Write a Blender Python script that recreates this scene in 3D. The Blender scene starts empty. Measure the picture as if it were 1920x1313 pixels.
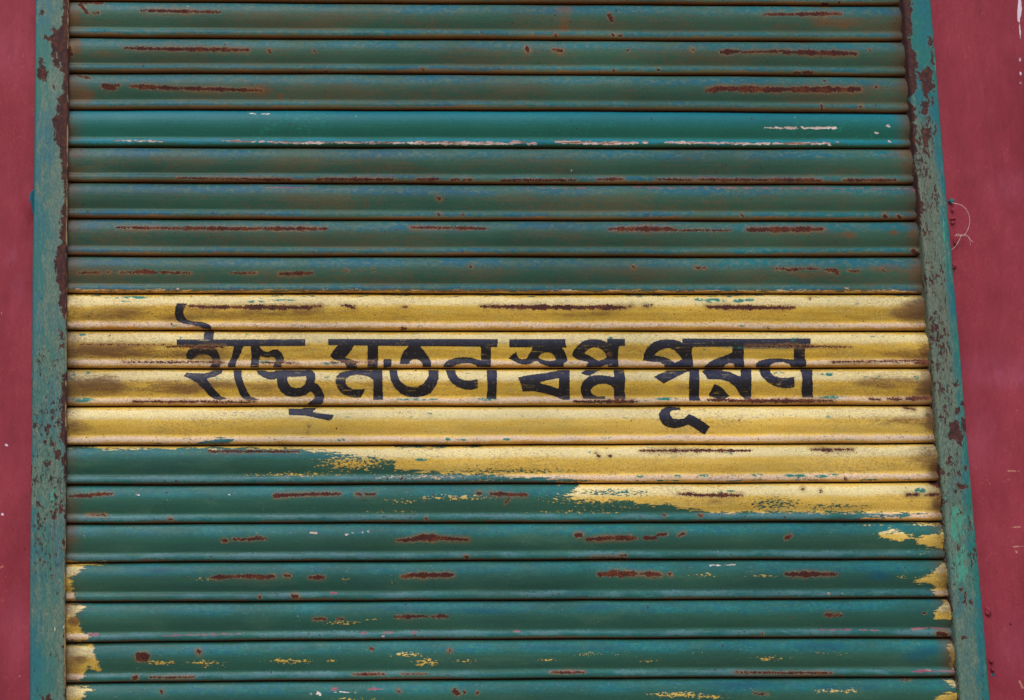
import bpy, math, random
import numpy as np
from mathutils import Matrix

# ------------------------------------------------------------------ camera, world, sun, exposure
SC = bpy.context.scene
P = 0.075                                     # slat pitch in metres
CAM = np.array([1.22288, -33.26651, -13.71942]) * P
Z0 = 1.5 - CAM[2]                             # height of the joint above the first full slat
CAM[2] += Z0
PITCH, ROLL, YAW, PPX, FPX = 0.12621, -0.00343, -0.02337, -689.2964, 2400.0
WID = 22.76772 * P                            # clear width between the rails
def rotm():
    cy, sy, cp, sp, cr, sr = (math.cos(YAW), math.sin(YAW), math.cos(PITCH), math.sin(PITCH), math.cos(ROLL), math.sin(ROLL))
    rz = np.array([[cy, -sy, 0], [sy, cy, 0], [0, 0, 1]]); rx = np.array([[1, 0, 0], [0, cp, -sp], [0, sp, cp]])
    b = np.array([[1, 0, 0], [0, 0, -1], [0, 1, 0]]); rr = np.array([[cr, -sr, 0], [sr, cr, 0], [0, 0, 1]])
    return rz @ rx @ b @ rr
R = rotm()
cam_d = bpy.data.cameras.new('camera')
cam = bpy.data.objects.new('camera', cam_d)
SC.collection.objects.link(cam)
m = Matrix.Identity(4)
for i in range(3):
    for j in range(3): m[i][j] = float(R[i, j])
    m[i][3] = float(CAM[i])
cam.matrix_world = m
cam_d.sensor_width = 36; cam_d.lens = FPX / 1920 * 36; cam_d.shift_x = -PPX / 1920
cam_d.clip_start = 0.05; cam_d.clip_end = 200
SC.camera = cam

SUN_EL, SUN_AZ = math.radians(50), math.radians(200)
w = bpy.data.worlds.new('World'); SC.world = w; w.use_nodes = True
wt = w.node_tree; bg = wt.nodes['Background']
sky = wt.nodes.new('ShaderNodeTexSky'); sky.sky_type = 'NISHITA'; sky.sun_disc = False
sky.sun_elevation = SUN_EL; sky.sun_rotation = SUN_AZ; sky.dust_density = 3.0; sky.air_density = 1.0; sky.ozone_density = 1.0
wt.links.new(sky.outputs[0], bg.inputs[0]); bg.inputs[1].default_value = 0.11
sd = bpy.data.lights.new('sun', 'SUN'); sd.energy = 1.5; sd.angle = math.radians(40); sd.color = (1, 0.96, 0.9)
sun = bpy.data.objects.new('sun', sd); SC.collection.objects.link(sun)
# the sun stands behind the viewer and high up, veiled
dx, dy, dz = -0.25 * math.cos(SUN_EL), -0.97 * math.cos(SUN_EL), math.sin(SUN_EL)
from mathutils import Vector
sun.rotation_euler = Vector((dx, dy, dz)).to_track_quat('Z', 'Y').to_euler()
SC.view_settings.view_transform = 'Standard'; SC.view_settings.look = 'None'
SC.view_settings.exposure = 0.05; SC.view_settings.gamma = 1.0; SC.view_settings.use_curve_mapping = False

# ------------------------------------------------------------------ geometry of the curtain
# how far each joint sits off its even spacing, in pixels of the photograph, at left / middle / right
OFF = [[1.8, 1.3, 2.5], [0.3, 0.1, 0.3], [0.3, 2.0, 0.4], [-1.2, 1.0, -1.2], [-2.7, -2.1, -0.7], [0.2, -2.0, -0.7], [0.8, -1.4, -0.8],
       [-0.1, -0.3, 0.6], [-0.3, -0.7, -0.8], [1.0, -0.3, -0.5], [0.4, -0.3, 0.3], [1.5, 0.9, 1.0], [0.1, -0.4, 0.9], [-1.2, -1.1, -0.2],
       [-0.4, -1.4, -1.8], [-0.5, 1.3, 0.0], [0.8, 0.1, 0.3], [-0.2, 1.8, -0.3], [-0.8, 1.8, 0.5]]
def joint_z(k, X):
    """height of joint k (0 = first full joint in the picture) at X"""
    u = np.clip(X / WID, 0, 1) * 2 - 1
    if 0 <= k < len(OFF):
        a, b, c = OFF[k]
        o = b + (c - a) / 2 * u + ((a + c) / 2 - b) * u * u
    else: o = 0 * u
    return Z0 - k * P + o * P / 71.0 + .00035 * np.sin(X * 7 + k * 2.1) + .0002 * np.sin(X * 23 + k)
SP = [(-0.02, -0.10), (0.006, -0.07), (0.018, 0.0), (0.04, 0.035), (0.08, 0.07), (0.14, 0.108), (0.22, 0.140), (0.30, 0.156),
      (0.40, 0.158), (0.50, 0.145), (0.58, 0.122), (0.66, 0.092), (0.71, 0.072), (0.745, 0.066), (0.77, 0.075), (0.80, 0.100),
      (0.84, 0.120), (0.88, 0.122), (0.92, 0.114), (0.95, 0.099), (0.970, 0.070), (0.981, -0.01), (0.99, -0.09)]
_s = np.array([a for a, b in SP]); _d = np.array([b for a, b in SP])
_fs = np.linspace(-0.02, 0.99, 400); _fd = np.interp(_fs, _s, _d)
_k = np.hanning(9); _k /= _k.sum()
_fd = np.convolve(np.pad(_fd, 4, mode='edge'), _k, mode='valid')
def prof(s): return np.interp(s, _fs, _fd)     # depth towards the street in pitches
_rs = np.random.RandomState(11)
DENT = [(_rs.uniform(0, 1.7), _rs.uniform(.012, .05), _rs.uniform(-.0022, .0012)) for _ in range(400)]
def wave(k, X):
    w_ = 0.0011 * np.sin(X * 3.1 + k * 1.7) + 0.0005 * np.sin(X * 9.3 + k * 2.9) + 0.00025 * np.sin(X * 31 + k * k)
    if np.ndim(k) == 0:
        for x_, r_, a_ in DENT[(int(k) + 5) * 7:(int(k) + 5) * 7 + 5]: w_ = w_ + a_ * np.exp(-((X - x_) / r_) ** 2)
    else:
        for q in np.unique(k): m_ = k == q; w_[m_] = wave(int(q), X[m_])
    return w_
def px_of(X, Y, Z):
    c = np.stack([X - CAM[0], Y - CAM[1], Z - CAM[2]], -1) @ R
    return 960 + PPX + FPX * c[..., 0] / -c[..., 2], 656.5 - FPX * c[..., 1] / -c[..., 2]
def plane_hit(x, y, Y):
    d = np.stack([(x - 960 - PPX) / FPX, -(y - 656.5) / FPX, -np.ones_like(x)], -1) @ R.T
    l = (Y - CAM[1]) / d[..., 1]
    return CAM[0] + l * d[..., 0], CAM[2] + l * d[..., 2]

# ------------------------------------------------------------------ paint marks, read off the photograph and laid on the metal
def seg_poly(x, y, pts):
    """signed distance, negative inside"""
    pts = np.asarray(pts, float); d = np.full(x.shape, 1e9); s = np.ones(x.shape)
    n = len(pts)
    for i in range(n):
        a = pts[i]; b = pts[i - 1]; e = b - a
        wx, wy = x - a[0], y - a[1]
        t = np.clip((wx * e[0] + wy * e[1]) / max(e @ e, 1e-9), 0, 1)
        d = np.minimum(d, (wx - e[0] * t) ** 2 + (wy - e[1] * t) ** 2)
        c1 = y >= a[1]; c2 = y < b[1]; c3 = e[0] * wy > e[1] * wx
        s = np.where((c1 & c2 & c3) | (~c1 & ~c2 & ~c3), -s, s)
    return s * np.sqrt(d)
def boxed(x, y, pts, far=25):
    pts = np.asarray(pts, float); out = np.full(x.shape, float(far))
    q = (x > pts[:, 0].min() - far) & (x < pts[:, 0].max() + far) & (y > pts[:, 1].min() - far) & (y < pts[:, 1].max() + far)
    if q.any(): out[q] = np.minimum(seg_poly(x[q], y[q], pts), far)
    return out
# (x0, y0, x1, y1, half thickness)
RUST = [(265,20,412,23,3),(1432,27,1500,27,2.5),(1490,27,1577,26,3.8),(180,6,193,6,2),(150,6,180,5,1.5),(232,90,300,92,2.6),(290,92,465,94,3.6),
 (1352,98,1384,97,5),(1390,98,1480,96,2.4),(1470,98,1603,101,5),(195,161,213,165,5),(217,160,223,160,2),(247,162,330,166,4.5),(320,165,490,170,3.4),
 (1325,170,1350,167,5),(1345,166,1470,169,6),(1460,168,1612,168,6),(1518,560,1519,561,1),
 (480,337,545,337,2.4),(590,336,740,337,2.6),(780,337,822,336,2.6),(845,337,860,337,1.6),(870,337,885,337,1.6),(940,338,1080,338,2.3),(1120,337,1168,336,2.3),
 (1230,336,1300,338,1.8),(1310,337,1440,338,2.6),(1445,337,1540,339,3.2),(1580,338,1680,338,2.6),(330,334,480,336,1.4),
 (218,427,330,428,2.2),(320,428,480,429,3.4),(470,429,612,429,3.6),(770,427,830,427,2.2),(825,427,912,429,2.8),(1142,430,1200,429,3.4),(1180,429,1262,430,4.8),(1255,432,1370,432,1.6),
 (1402,431,1542,430,5.2),(148,512,188,511,1.8),(201,511,205,511,1.5),(225,511,360,512,2),(256,509,290,510,4),(430,512,480,512,1.5),(525,514,586,512,3.4),
 (1455,504,1537,504,1.8),(1478,506,1492,506,2.2),(1547,506,1574,509,2.6),(1565,506,1571,514,2.6),(1590,508,1612,509,2.4),(1655,505,1658,510,1),
 (346,575,380,573,1.5),(372,576,450,576,3.4),(440,576,582,577,4.6),(570,576,603,574,2),(640,573,665,575,2.2),(660,577,664,578,2),(755,575,762,576,1.5),
 (902,575,960,576,3.2),(950,576,1120,577,4.8),(1110,576,1172,577,4.4),(1180,575,1184,573,1.2),(1325,575,1345,576,2.4),(1340,576,1450,577,4.4),(1440,577,1490,577,3.2),(1208,574,1222,573,1.6),
 (150,646,320,647,.6),(310,650,420,651,1.4),(1460,648,1560,650,1.2),(1400,650,1600,651,1),
 (230,679,420,679,1.4),(300,678,400,679,1),(490,680,560,681,.8),(620,679,700,679,.6),(1560,679,1740,676,1.6),(1715,680,1740,681,3.5),
 (250,753,420,754,2),(380,754,480,754,1.4),(1075,753,1130,754,2.4),(1115,753,1188,753,3.2),(1328,750,1380,751,2.6),(1370,752,1530,752,3.6),(1520,752,1560,752,2),(1630,748,1650,750,2),(1665,748,1690,749,2.6),(1700,748,1750,746,4),
 (390,846,560,847,2),(545,847,560,847,1),(395,847,405,847,2),(1200,845,1408,845,2.6),(1520,843,1600,843,1.8),(1540,844,1560,845,3),(1121,855,1123,855,2),(1142,855,1144,855,2),
 (130,930,180,929,3.4),(170,928,210,926,2.8),(515,930,530,929,3.2),(525,929,560,928,3.6),(555,928,638,926,3),(668,927,675,927,2),(685,927,704,927,1.5),(895,925,900,925,2),(920,926,987,928,3.4),(948,944,955,934,1),
 (1270,926,1320,929,2.4),(1310,929,1390,929,3.2),(1290,925,1296,926,2),(1700,928,1722,928,3),(1735,929,1760,927,3),(1752,918,1762,934,3),
 (418,1014,425,1014,2.4),(436,1012,500,1010,2.5),(480,1007,500,1011,2),(746,1014,800,1010,3.4),(780,1008,830,1009,6.5),(815,1009,876,1012,3.2),(1081,1004,1089,1004,3.6),(1100,1012,1135,1010,4),(1130,1009,1192,1009,4.4),
 (1209,1009,1229,1009,3),(1234,1003,1249,1002,2.6),(1272,1005,1282,1001,2),(1474,1009,1481,1006,3.2),
 (396,1083,440,1081,3.6),(425,1081,515,1081,3.6),(480,1084,505,1083,3),(534,1079,543,1080,2),(580,1083,608,1083,3.2),(753,1082,775,1080,2.6),(765,1079,848,1078,5),(1123,1077,1195,1076,5.6),(1145,1073,1155,1072,3),(1203,1076,1237,1078,4.4),(1255,1076,1258,1077,1.5),
 (1475,1077,1545,1077,5.2),(1540,1077,1567,1077,3),(588,1161,612,1161,2.2),(632,1161,642,1161,1.3),(740,1157,800,1156,3),(810,1156,838,1156,3.6),(1550,1153,1556,1154,3),(1560,1154,1577,1154,2),(1732,1150,1735,1150,1.5),
 (262,1232,272,1232,8),(372,1222,373,1223,3.6),(696,1217,698,1217,2.6),(843,1219,844,1221,2),(1838,1219,1838,1221,1),(1837,1,1837,1,1),(662,1265,720,1264,2.2),(1032,1261,1096,1261,2.2),(1380,1261,1520,1262,1.8),(1500,1262,1560,1262,1.8),(752,1264,800,1264,.8),(250,1272,256,1270,3.4),(280,1270,360,1270,1.4),
 (852,1296,858,1300,4),(870,1297,871,1298,2),(895,1299,895,1300,2.4),(747,1296,749,1297,2),(302,1296,304,1300,2),(1835,1300,1836,1300,2),(1415,1300,1440,1303,1.4),(1690,1276,1710,1274,1.2),
 (1143,30,1147,38,3.6),(1148,66,1152,66,1.8),(1160,67,1166,66,1.5),(1042,66,1044,67,2.2),(988,90,990,96,3.2),(1038,93,1045,94,2),(1044,95,1054,96,2.6),(1177,94,1178,95,1.6),(1298,92,1299,95,1.5),(505,94,506,97,2),(589,95,589,96,1.5),(792,130,793,131,2.2),
 (129,88,134,102,3.5),(610,133,612,134,1.4),(1150,132,1151,133,1.3),(1234,131,1236,132,1.6),(1490,136,1500,137,2),(1508,136,1522,137,2.4),(1543,8,1550,8,2.5),(1572,4,1574,5,2),(150,8,162,22,2.5),(163,24,164,25,2),(176,25,186,25,1.5),(145,142,170,147,2),
 (1630,94,1631,95,1.5),(1545,151,1546,152,1.6),(1643,163,1644,164,1.5),(1540,197,1541,205,1.5),(1613,200,1614,201,1.8),(823,372,824,373,2.2),(822,402,823,403,2),(867,403,868,403,1.5),(1391,403,1392,405,2),(1658,404,1661,407,3),(1684,405,1688,408,2.4),(1703,350,1712,368,4),(1712,470,1722,478,4),
 (1716,498,1726,515,5),(1726,480,1728,492,3),(882,500,884,501,1.6),(1187,500,1189,501,1.8),(1303,502,1315,502,1.2),(650,507,651,508,1),(700,506,701,507,1),(1318,502,1322,502,1),(1728,640,1733,650,4),(1720,575,1735,600,3),
 (1142,664,1144,665,1),(1440,615,1441,616,1),(753,616,760,617,2),(577,799,578,800,1.8),(1118,850,1119,851,1),(1585,898,1587,899,2),(1505,917,1506,918,1.6),(1539,921,1540,922,2),(1745,905,1760,912,3),(1695,764,1715,768,1.5),
 (1738,750,1748,765,4),(1745,790,1752,805,3),(1755,856,1762,875,4),(874,1044,876,1045,3),(1111,1046,1175,1047,.8),(1163,1041,1175,1041,1),(550,1118,551,1119,3.2),(486,1119,487,1120,2.4),(555,1118,557,1119,3.2),
 (799,973,800,974,1.6),(1310,967,1316,966,1.6),(1245,966,1247,967,1.6),(318,973,321,974,2.2),(162,965,198,966,1),(1760,1188,1772,1190,4),(1430,1188,1431,1189,1)]
RUST = [q for q in RUST if not (q[0] > 1695 and abs(q[3] - q[1]) > 8)]
WHITE = [(1434,240,1500,240,1.8),(1495,240,1562,240,2.2),(1561,240,1566,240,2.6),(215,264,305,265,1.5),(415,264,480,266,2),(480,265,540,268,2.2),(540,268,615,268,2.8),(600,267,760,268,2),(740,268,900,269,3),(830,268,960,270,3.4),(955,267,985,267,2.8),(990,270,1005,269,2),
 (1042,266,1120,268,3.6),(1110,269,1195,268,3.6),(1205,267,1213,267,2),(1247,267,1320,268,2.6),(1310,268,1440,270,2.2),(1430,269,1558,269,2.4),(1552,269,1556,272,2),(1640,250,1646,250,1.8),(1664,236,1666,237,2.6),(1667,265,1670,267,1.4),(1568,267,1572,267,1.2),
 (1490,220,1490,220,1),(1649,218,1649,218,1),(352,12,352,12,1.5),(763,173,763,173,1.5),(667,217,668,217,.8),(465,213,480,214,1),(490,214,505,214,1),(333,541,335,542,1.6),(1070,320,1070,321,1.3),
 (583,998,592,1000,2.4),(648,1001,652,1002,1.8),(660,1001,664,1001,1.2),(678,996,680,1002,1.3),(690,997,692,998,1.2),(1554,1113,1555,1115,2.2),(1577,1112,1580,1114,1.4),(1215,1075,1219,1075,1.6),(596,1300,600,1302,2.6),(582,1302,586,1302,1.4),(636,1297,640,1298,1.4),(880,1070,881,1071,1.6),(1734,1256,1745,1258,2),(717,1193,720,1193,1.3),(254,927,260,928,1.3),
 (625,1298,670,1299,.7),(1325,1061,1380,1059,.8),(430,928,431,928,1),(1345,1036,1347,1037,1.4)]
PINK = [(302,1192,452,1189,1.4),(168,1188,182,1190,3),(623,1293,631,1292,3),(690,1293,706,1292,2),(1525,1181,1605,1181,1.2),(1610,1181,1650,1183,.8),(1710,1180,1745,1177,2.4),(1730,1178,1785,1179,1.4),(720,1187,735,1186,2),(675,1187,686,1187,1.4),(772,1186,782,1186,1.2),(1712,1259,1740,1258,3),(1735,1258,1790,1259,1.8),(1455,1261,1460,1260,1.2),
 (1230,352,1700,354,1),(500,352,580,352,.8),(970,353,1100,353,.5),(620,1112,632,1112,1.4),(1185,350,1230,352,.8),(662,1263,722,1262,1.5),(1030,1259,1098,1259,1.5),(700,1291,718,1293,1),(960,1184,975,1184,1.3),(1700,354,1735,360,1.2)]
def strokes(x, y, lst, far=-18.0):
    out = np.full(x.shape, far)
    y0, y1 = y.min() - 20, y.max() + 20
    for a, b, c, d, h in lst:
        if max(b, d) < y0 or min(b, d) > y1: continue
        q = (x > min(a, c) - 16) & (x < max(a, c) + 16) & (y > min(b, d) - 16) & (y < max(b, d) + 16)
        if not q.any(): continue
        X, Y = x[q], y[q]; ex, ey = c - a, d - b; L2 = max(ex * ex + ey * ey, 1e-6)
        t = ((X - a) * ex + (Y - b) * ey) / L2; tc = np.clip(t, 0, 1)
        dist = np.hypot(X - a - ex * tc, Y - b - ey * tc)
        hh = h * (0.62 + 0.38 * np.sin(tc * math.pi)) * (0.85 + 0.3 * np.sin(X * 0.21 + a) * np.sin(X * 0.083 + b)) if L2 > 400 else h
        out[q] = np.maximum(out[q], hh - dist)
    return out
YEL_ADD = [
 [(90,551),(600,552),(1200,553),(1780,552),(1780,836),(1000,836),(600,837),(90,836)],
 [(90,545.5),(600,546),(1200,546.5),(1780,546.5),(1780,555),(90,555)],
 [(90,830),(640,831),(640,842),(590,847),(560,842),(420,841),(190,843),(185,838),(90,837)],
 [(590,830),(1780,830),(1780,903),(1085,904),(1070,899),(1000,896),(960,893),(880,890),(800,886),(742,881),(738,862),(700,857),(640,852),(592,846)],
 [(1085,900),(1780,896),(1780,968),(1700,965),(1600,961),(1450,960),(1330,962),(1300,956),(1240,947),(1160,940),(1080,936),(1060,930),(1075,922),(1085,912)],
 [(1640,960),(1780,955),(1780,982),(1700,980),(1660,976),(1610,972)],
 [(1055,902),(1125,899),(1780,899),(1780,906),(1040,907)],
 [(1648,1001),(1665,996),(1690,996),(1712,1006),(1700,1013),(1670,1014),(1655,1008)],
 [(1716,1016),(1735,1005),(1770,995),(1780,995),(1780,1030),(1755,1028),(1720,1022)],
 [(1714,1089),(1740,1078),(1757,1068),(1765,1055),(1790,1055),(1790,1120),(1760,1120),(1745,1108),(1755,1098),(1745,1092)],
 [(1747,1150),(1765,1140),(1770,1125),(1790,1125),(1790,1165),(1770,1160),(1755,1160)],
 [(1775,1212),(1790,1205),(1800,1210),(1800,1262),(1780,1250),(1783,1232)],
 [(1770,1275),(1800,1272),(1800,1292),(1780,1283)],[(1755,1308),(1775,1302),(1805,1300),(1805,1330),(1760,1330)],
 [(90,1058),(162,1060),(150,1068),(146,1080),(133,1083),(134,1100),(140,1112),(146,1128),(90,1128)],
 [(90,1133),(152,1133),(158,1138),(155,1145),(142,1150),(148,1170),(152,1182),(168,1192),(166,1200),(90,1203)],
 [(90,1208),(172,1208),(178,1225),(185,1248),(190,1258),(165,1250),(160,1262),(150,1275),(90,1281)],
 [(90,1285),(165,1286),(175,1295),(160,1298),(155,1312),(150,1330),(90,1330)],
 [(90,1050),(200,1056),(180,1059),(90,1060)]]
YEL_SUB = [[(742,838),(900,838),(900,836),(742,836)],
 [(380,829),(410,823),(436,823),(434,829),(400,833),(370,834)],
 [(1570,966),(1640,966),(1700,963),(1740,962),(1700,967),(1640,971),(1560,977)],
 [(1080,944),(1180,944),(1260,948),(1302,957),(1260,959),(1000,962),(1000,940)]]
SCUFF = [  # yellow brushed specks on green: x, y, rx, ry, strength
 (660,868,75,20,1.0),(700,862,70,14,.9),(560,890,120,6,.8),(800,895,150,7,.8),(900,901,80,6,.5),(1100,935,90,12,.9),(1150,950,120,6,.5),(860,933,90,7,.8),(760,940,50,6,.6),(740,960,60,5,.6),(1090,960,120,5,.6),(300,838,70,6,.9),
 (1450,945,60,14,-.9),(1560,950,80,7,-.7),(1140,925,90,10,-.8),(960,883,160,6,-.8),(460,828,40,4,-.3),
 (1673,1004,40,12,.6),(380,1085,30,5,.6),(305,1243,40,5,1),(380,1243,40,5,1),(400,1250,30,5,.7),(545,1240,55,6,1),(620,1240,12,4,1),(765,1228,40,6,.9),(800,1243,30,9,.9),(870,1240,30,4,.8),(1030,1238,30,4,.8),(1105,1227,25,5,.8),(1215,1240,25,3,.9),(1445,1235,40,6,.8),(640,1168,40,6,.9),(700,1162,20,3,.8),(575,1303,20,4,.3),(1270,1303,60,7,1.1),(1330,1307,40,5,1),(1560,1296,50,5,.9),(1600,1295,20,5,.9),(1320,1078,30,5,.7),(1430,1080,40,3,.9),(650,1088,12,7,.6),(740,1092,14,6,.5),(1700,1083,30,5,.5),(480,1000,5,4,.3),(1740,1038,30,5,.6),(1740,984,40,5,1),(160,1005,12,10,.4),(1560,1225,60,7,.35),(1180,1228,30,5,.5),(1400,1292,20,5,.4),(660,1311,60,3,.8),(1640,985,50,3,.6)]
TEAL = [(252,558,28,3),(235,565,10,2),(212,559,18,2),(530,563,30,2),(480,566,18,3),(1340,564,22,5),(1310,562,10,3),(1385,564,12,4),(1405,563,10,3),(1320,656,3,2),(340,634,4,3),(155,628,8,3),(1495,634,7,2),(1488,637,5,4),(1450,652,110,2.5),(1145,634,5,3),(165,699,5,3),(640,825,8,3),(840,824,6,3),(950,824,8,3),(870,825,5,2),(1540,702,5,3),(1555,702,8,4),(1740,778,5,4),(1722,565,10,5),(150,750,30,5),(135,705,7,10),(1350,923,5,3),(1370,921,10,2),(1725,920,12,6),(1718,708,6,4),(1460,700,12,3),(620,681,20,3),(500,679,18,3),(780,749,50,2.5),(910,749,25,3),(1250,748,25,3),(1560,745,30,3),(1200,893,8,3),(1270,893,8,3),(1320,892,12,3),(1420,891,12,3),(1480,892,12,3),(1500,892,14,3),(1540,893,15,3),(1560,891,14,3),(790,862,14,3)]
def ell(x, y, lst, k=1.0):
    out = np.zeros(x.shape); y0, y1 = y.min() - 30, y.max() + 30
    for it in lst:
        a, b, rx, ry = it[:4]; st = it[4] if len(it) > 4 else 1
        if b < y0 or b > y1: continue
        q = (abs(x - a) < rx * 1.6) & (abs(y - b) < ry * 1.6)
        v = np.clip(1.35 - np.hypot((x[q] - a) / rx, (y[q] - b) / ry), 0, 1)
        out[q] = np.where(abs(v * st) > abs(out[q]), v * st, out[q])
    return out
STAIN = [(1560,42,60,10,.8),(1580,48,14,8,1),(1058,20,18,9,.6),(1058,52,10,10,.9),(1060,35,12,25,.5),(140,30,14,26,.9),(140,100,16,26,.9),(145,175,30,22,1),(200,102,40,9,.6),(200,40,60,10,.4),(150,285,30,14,.5),(1640,165,26,8,.8),(1700,160,20,28,.6),(525,182,6,8,.9),(490,170,20,14,.6),(1700,300,35,25,.8),(1665,295,15,8,.4),(1545,372,10,6,.8),(1595,440,16,8,.8),(1675,437,10,5,.7),(1712,440,10,10,.9),(1600,512,60,8,.6),(1540,515,60,7,.6),(1660,505,60,12,.5),(1285,44,6,5,.7),(620,45,80,5,.5),
 (1060,590,120,6,.5),(520,587,120,7,.5),(250,590,180,18,.5),(380,590,130,12,.45),(1735,585,60,25,1),(1700,620,60,6,.6),(200,660,140,16,.85),(340,665,120,12,.8),(500,670,90,10,.5),(1700,665,60,12,.5),(1740,665,20,25,1),(180,720,90,22,.9),(330,725,140,14,.7),(480,725,60,10,.4),(1680,715,90,14,.7),(1745,725,30,26,1),(1700,790,80,12,.6),(1750,785,20,24,1),(1738,855,40,22,.8),(1757,870,18,24,1),(1762,940,18,24,.8),(150,800,30,18,.45),(860,720,300,9,.3),(1040,665,300,7,.3),(1350,650,250,6,.3),(1300,725,200,8,.3),(140,1075,8,6,.3),(150,1235,18,10,.7),(138,1165,12,10,.8),(577,812,4,12,.5),(1775,1010,12,18,.9),(1782,1100,10,14,.7),(1715,508,20,20,.7),(135,1020,10,16,.4),(1320,940,70,6,.4)]
DARKBLUE = [(880,1288,20,6),(1540,1212,60,8),(1120,1215,60,6),(1060,1214,80,5),(640,1065,60,5),(1720,1230,26,12),(1740,1222,30,12),(1650,1080,25,10),(1600,1290,60,6),(1380,1285,70,8),(1090,1140,60,7),(720,1142,80,6),(300,1069,40,5),(890,1145,60,5)]

# slat paint kinds: age 1 = old chalky over blue, 0.4 = greener repaint, 0 = fresh teal
def age_of(k):
    if k == 3: return 0.0
    if k <= 7: return 1.0
    if k <= 11: return 0.7
    return 0.4

def fields(px, py, k):
    """all paint attributes for points seen at px, py of the photograph"""
    a = {}
    a['rust'] = strokes(px, py, RUST)
    a['white'] = strokes(px, py, WHITE)
    a['pink'] = strokes(px, py, PINK)
    y = np.full(px.shape, -25.0)
    for pg in YEL_ADD: y = np.maximum(y, -boxed(px, py, pg))
    for pg in YEL_SUB: y = np.minimum(y, boxed(px, py, pg))
    a['yellow'] = y
    a['scuff'] = ell(px, py, SCUFF); a['teal'] = ell(px, py, TEAL); a['stain'] = ell(px, py, STAIN); a['navy'] = ell(px, py, DARKBLUE)
    return a

# ------------------------------------------------------------------ node helpers
class NT:
    def __init__(s, name):
        s.mat = bpy.data.materials.new(name); s.mat.use_nodes = True; s.t = s.mat.node_tree
        s.b = s.t.nodes['Principled BSDF']
        s.pos = s.t.nodes.new('ShaderNodeNewGeometry').outputs['Position']
    def put(s, sock, v):
        if isinstance(v, bpy.types.NodeSocket): s.t.links.new(v, sock)
        elif isinstance(v, (tuple, list)) and sock.type == 'RGBA': sock.default_value = (*v[:3], 1)
        else: sock.default_value = v
    def m(s, op, a, b=0.0, c=0.0, clamp=False):
        n = s.t.nodes.new('ShaderNodeMath'); n.operation = op; n.use_clamp = clamp
        for i, v in enumerate((a, b, c)): s.put(n.inputs[i], v)
        return n.outputs[0]
    def ss(s, x, lo, hi, o0=0.0, o1=1.0, smooth=True):
        n = s.t.nodes.new('ShaderNodeMapRange'); n.interpolation_type = 'SMOOTHSTEP' if smooth else 'LINEAR'
        for nm, v in (('Value', x), ('From Min', lo), ('From Max', hi), ('To Min', o0), ('To Max', o1)): s.put(n.inputs[nm], v)
        return n.outputs[0]
    def mix(s, f, a, b, mode='MIX'):
        n = s.t.nodes.new('ShaderNodeMix'); n.data_type = 'RGBA'; n.blend_type = mode
        s.put(n.inputs[0], f); s.put(n.inputs[6], a); s.put(n.inputs[7], b); return n.outputs[2]
    def vec(s, sc, off=(0, 0, 0)):
        n = s.t.nodes.new('ShaderNodeMapping'); s.t.links.new(s.pos, n.inputs[0])
        n.inputs['Scale'].default_value = sc; n.inputs['Location'].default_value = off; return n.outputs[0]
    def noise(s, sc=(1, 1, 1), scale=10, det=3, rough=0.55, off=(0, 0, 0), dist=0.0):
        n = s.t.nodes.new('ShaderNodeTexNoise'); s.t.links.new(s.vec(sc, off), n.inputs['Vector'])
        n.inputs['Scale'].default_value = scale; n.inputs['Detail'].default_value = det; n.inputs['Roughness'].default_value = rough
        n.inputs['Distortion'].default_value = dist; return n.outputs[0]
    def att(s, name):
        n = s.t.nodes.new('ShaderNodeAttribute'); n.attribute_name = name; return n.outputs['Fac']
    def bump(s, h, dist, strength=1.0):
        n = s.t.nodes.new('ShaderNodeBump'); s.put(n.inputs['Height'], h); n.inputs['Distance'].default_value = dist
        n.inputs['Strength'].default_value = strength; s.t.links.new(n.outputs[0], s.b.inputs['Normal'])
    def done(s, col, rough, spec=0.5):
        s.put(s.b.inputs['Base Color'], col); s.put(s.b.inputs['Roughness'], rough); s.b.inputs['Specular IOR Level'].default_value = spec
        return s.mat

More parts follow.
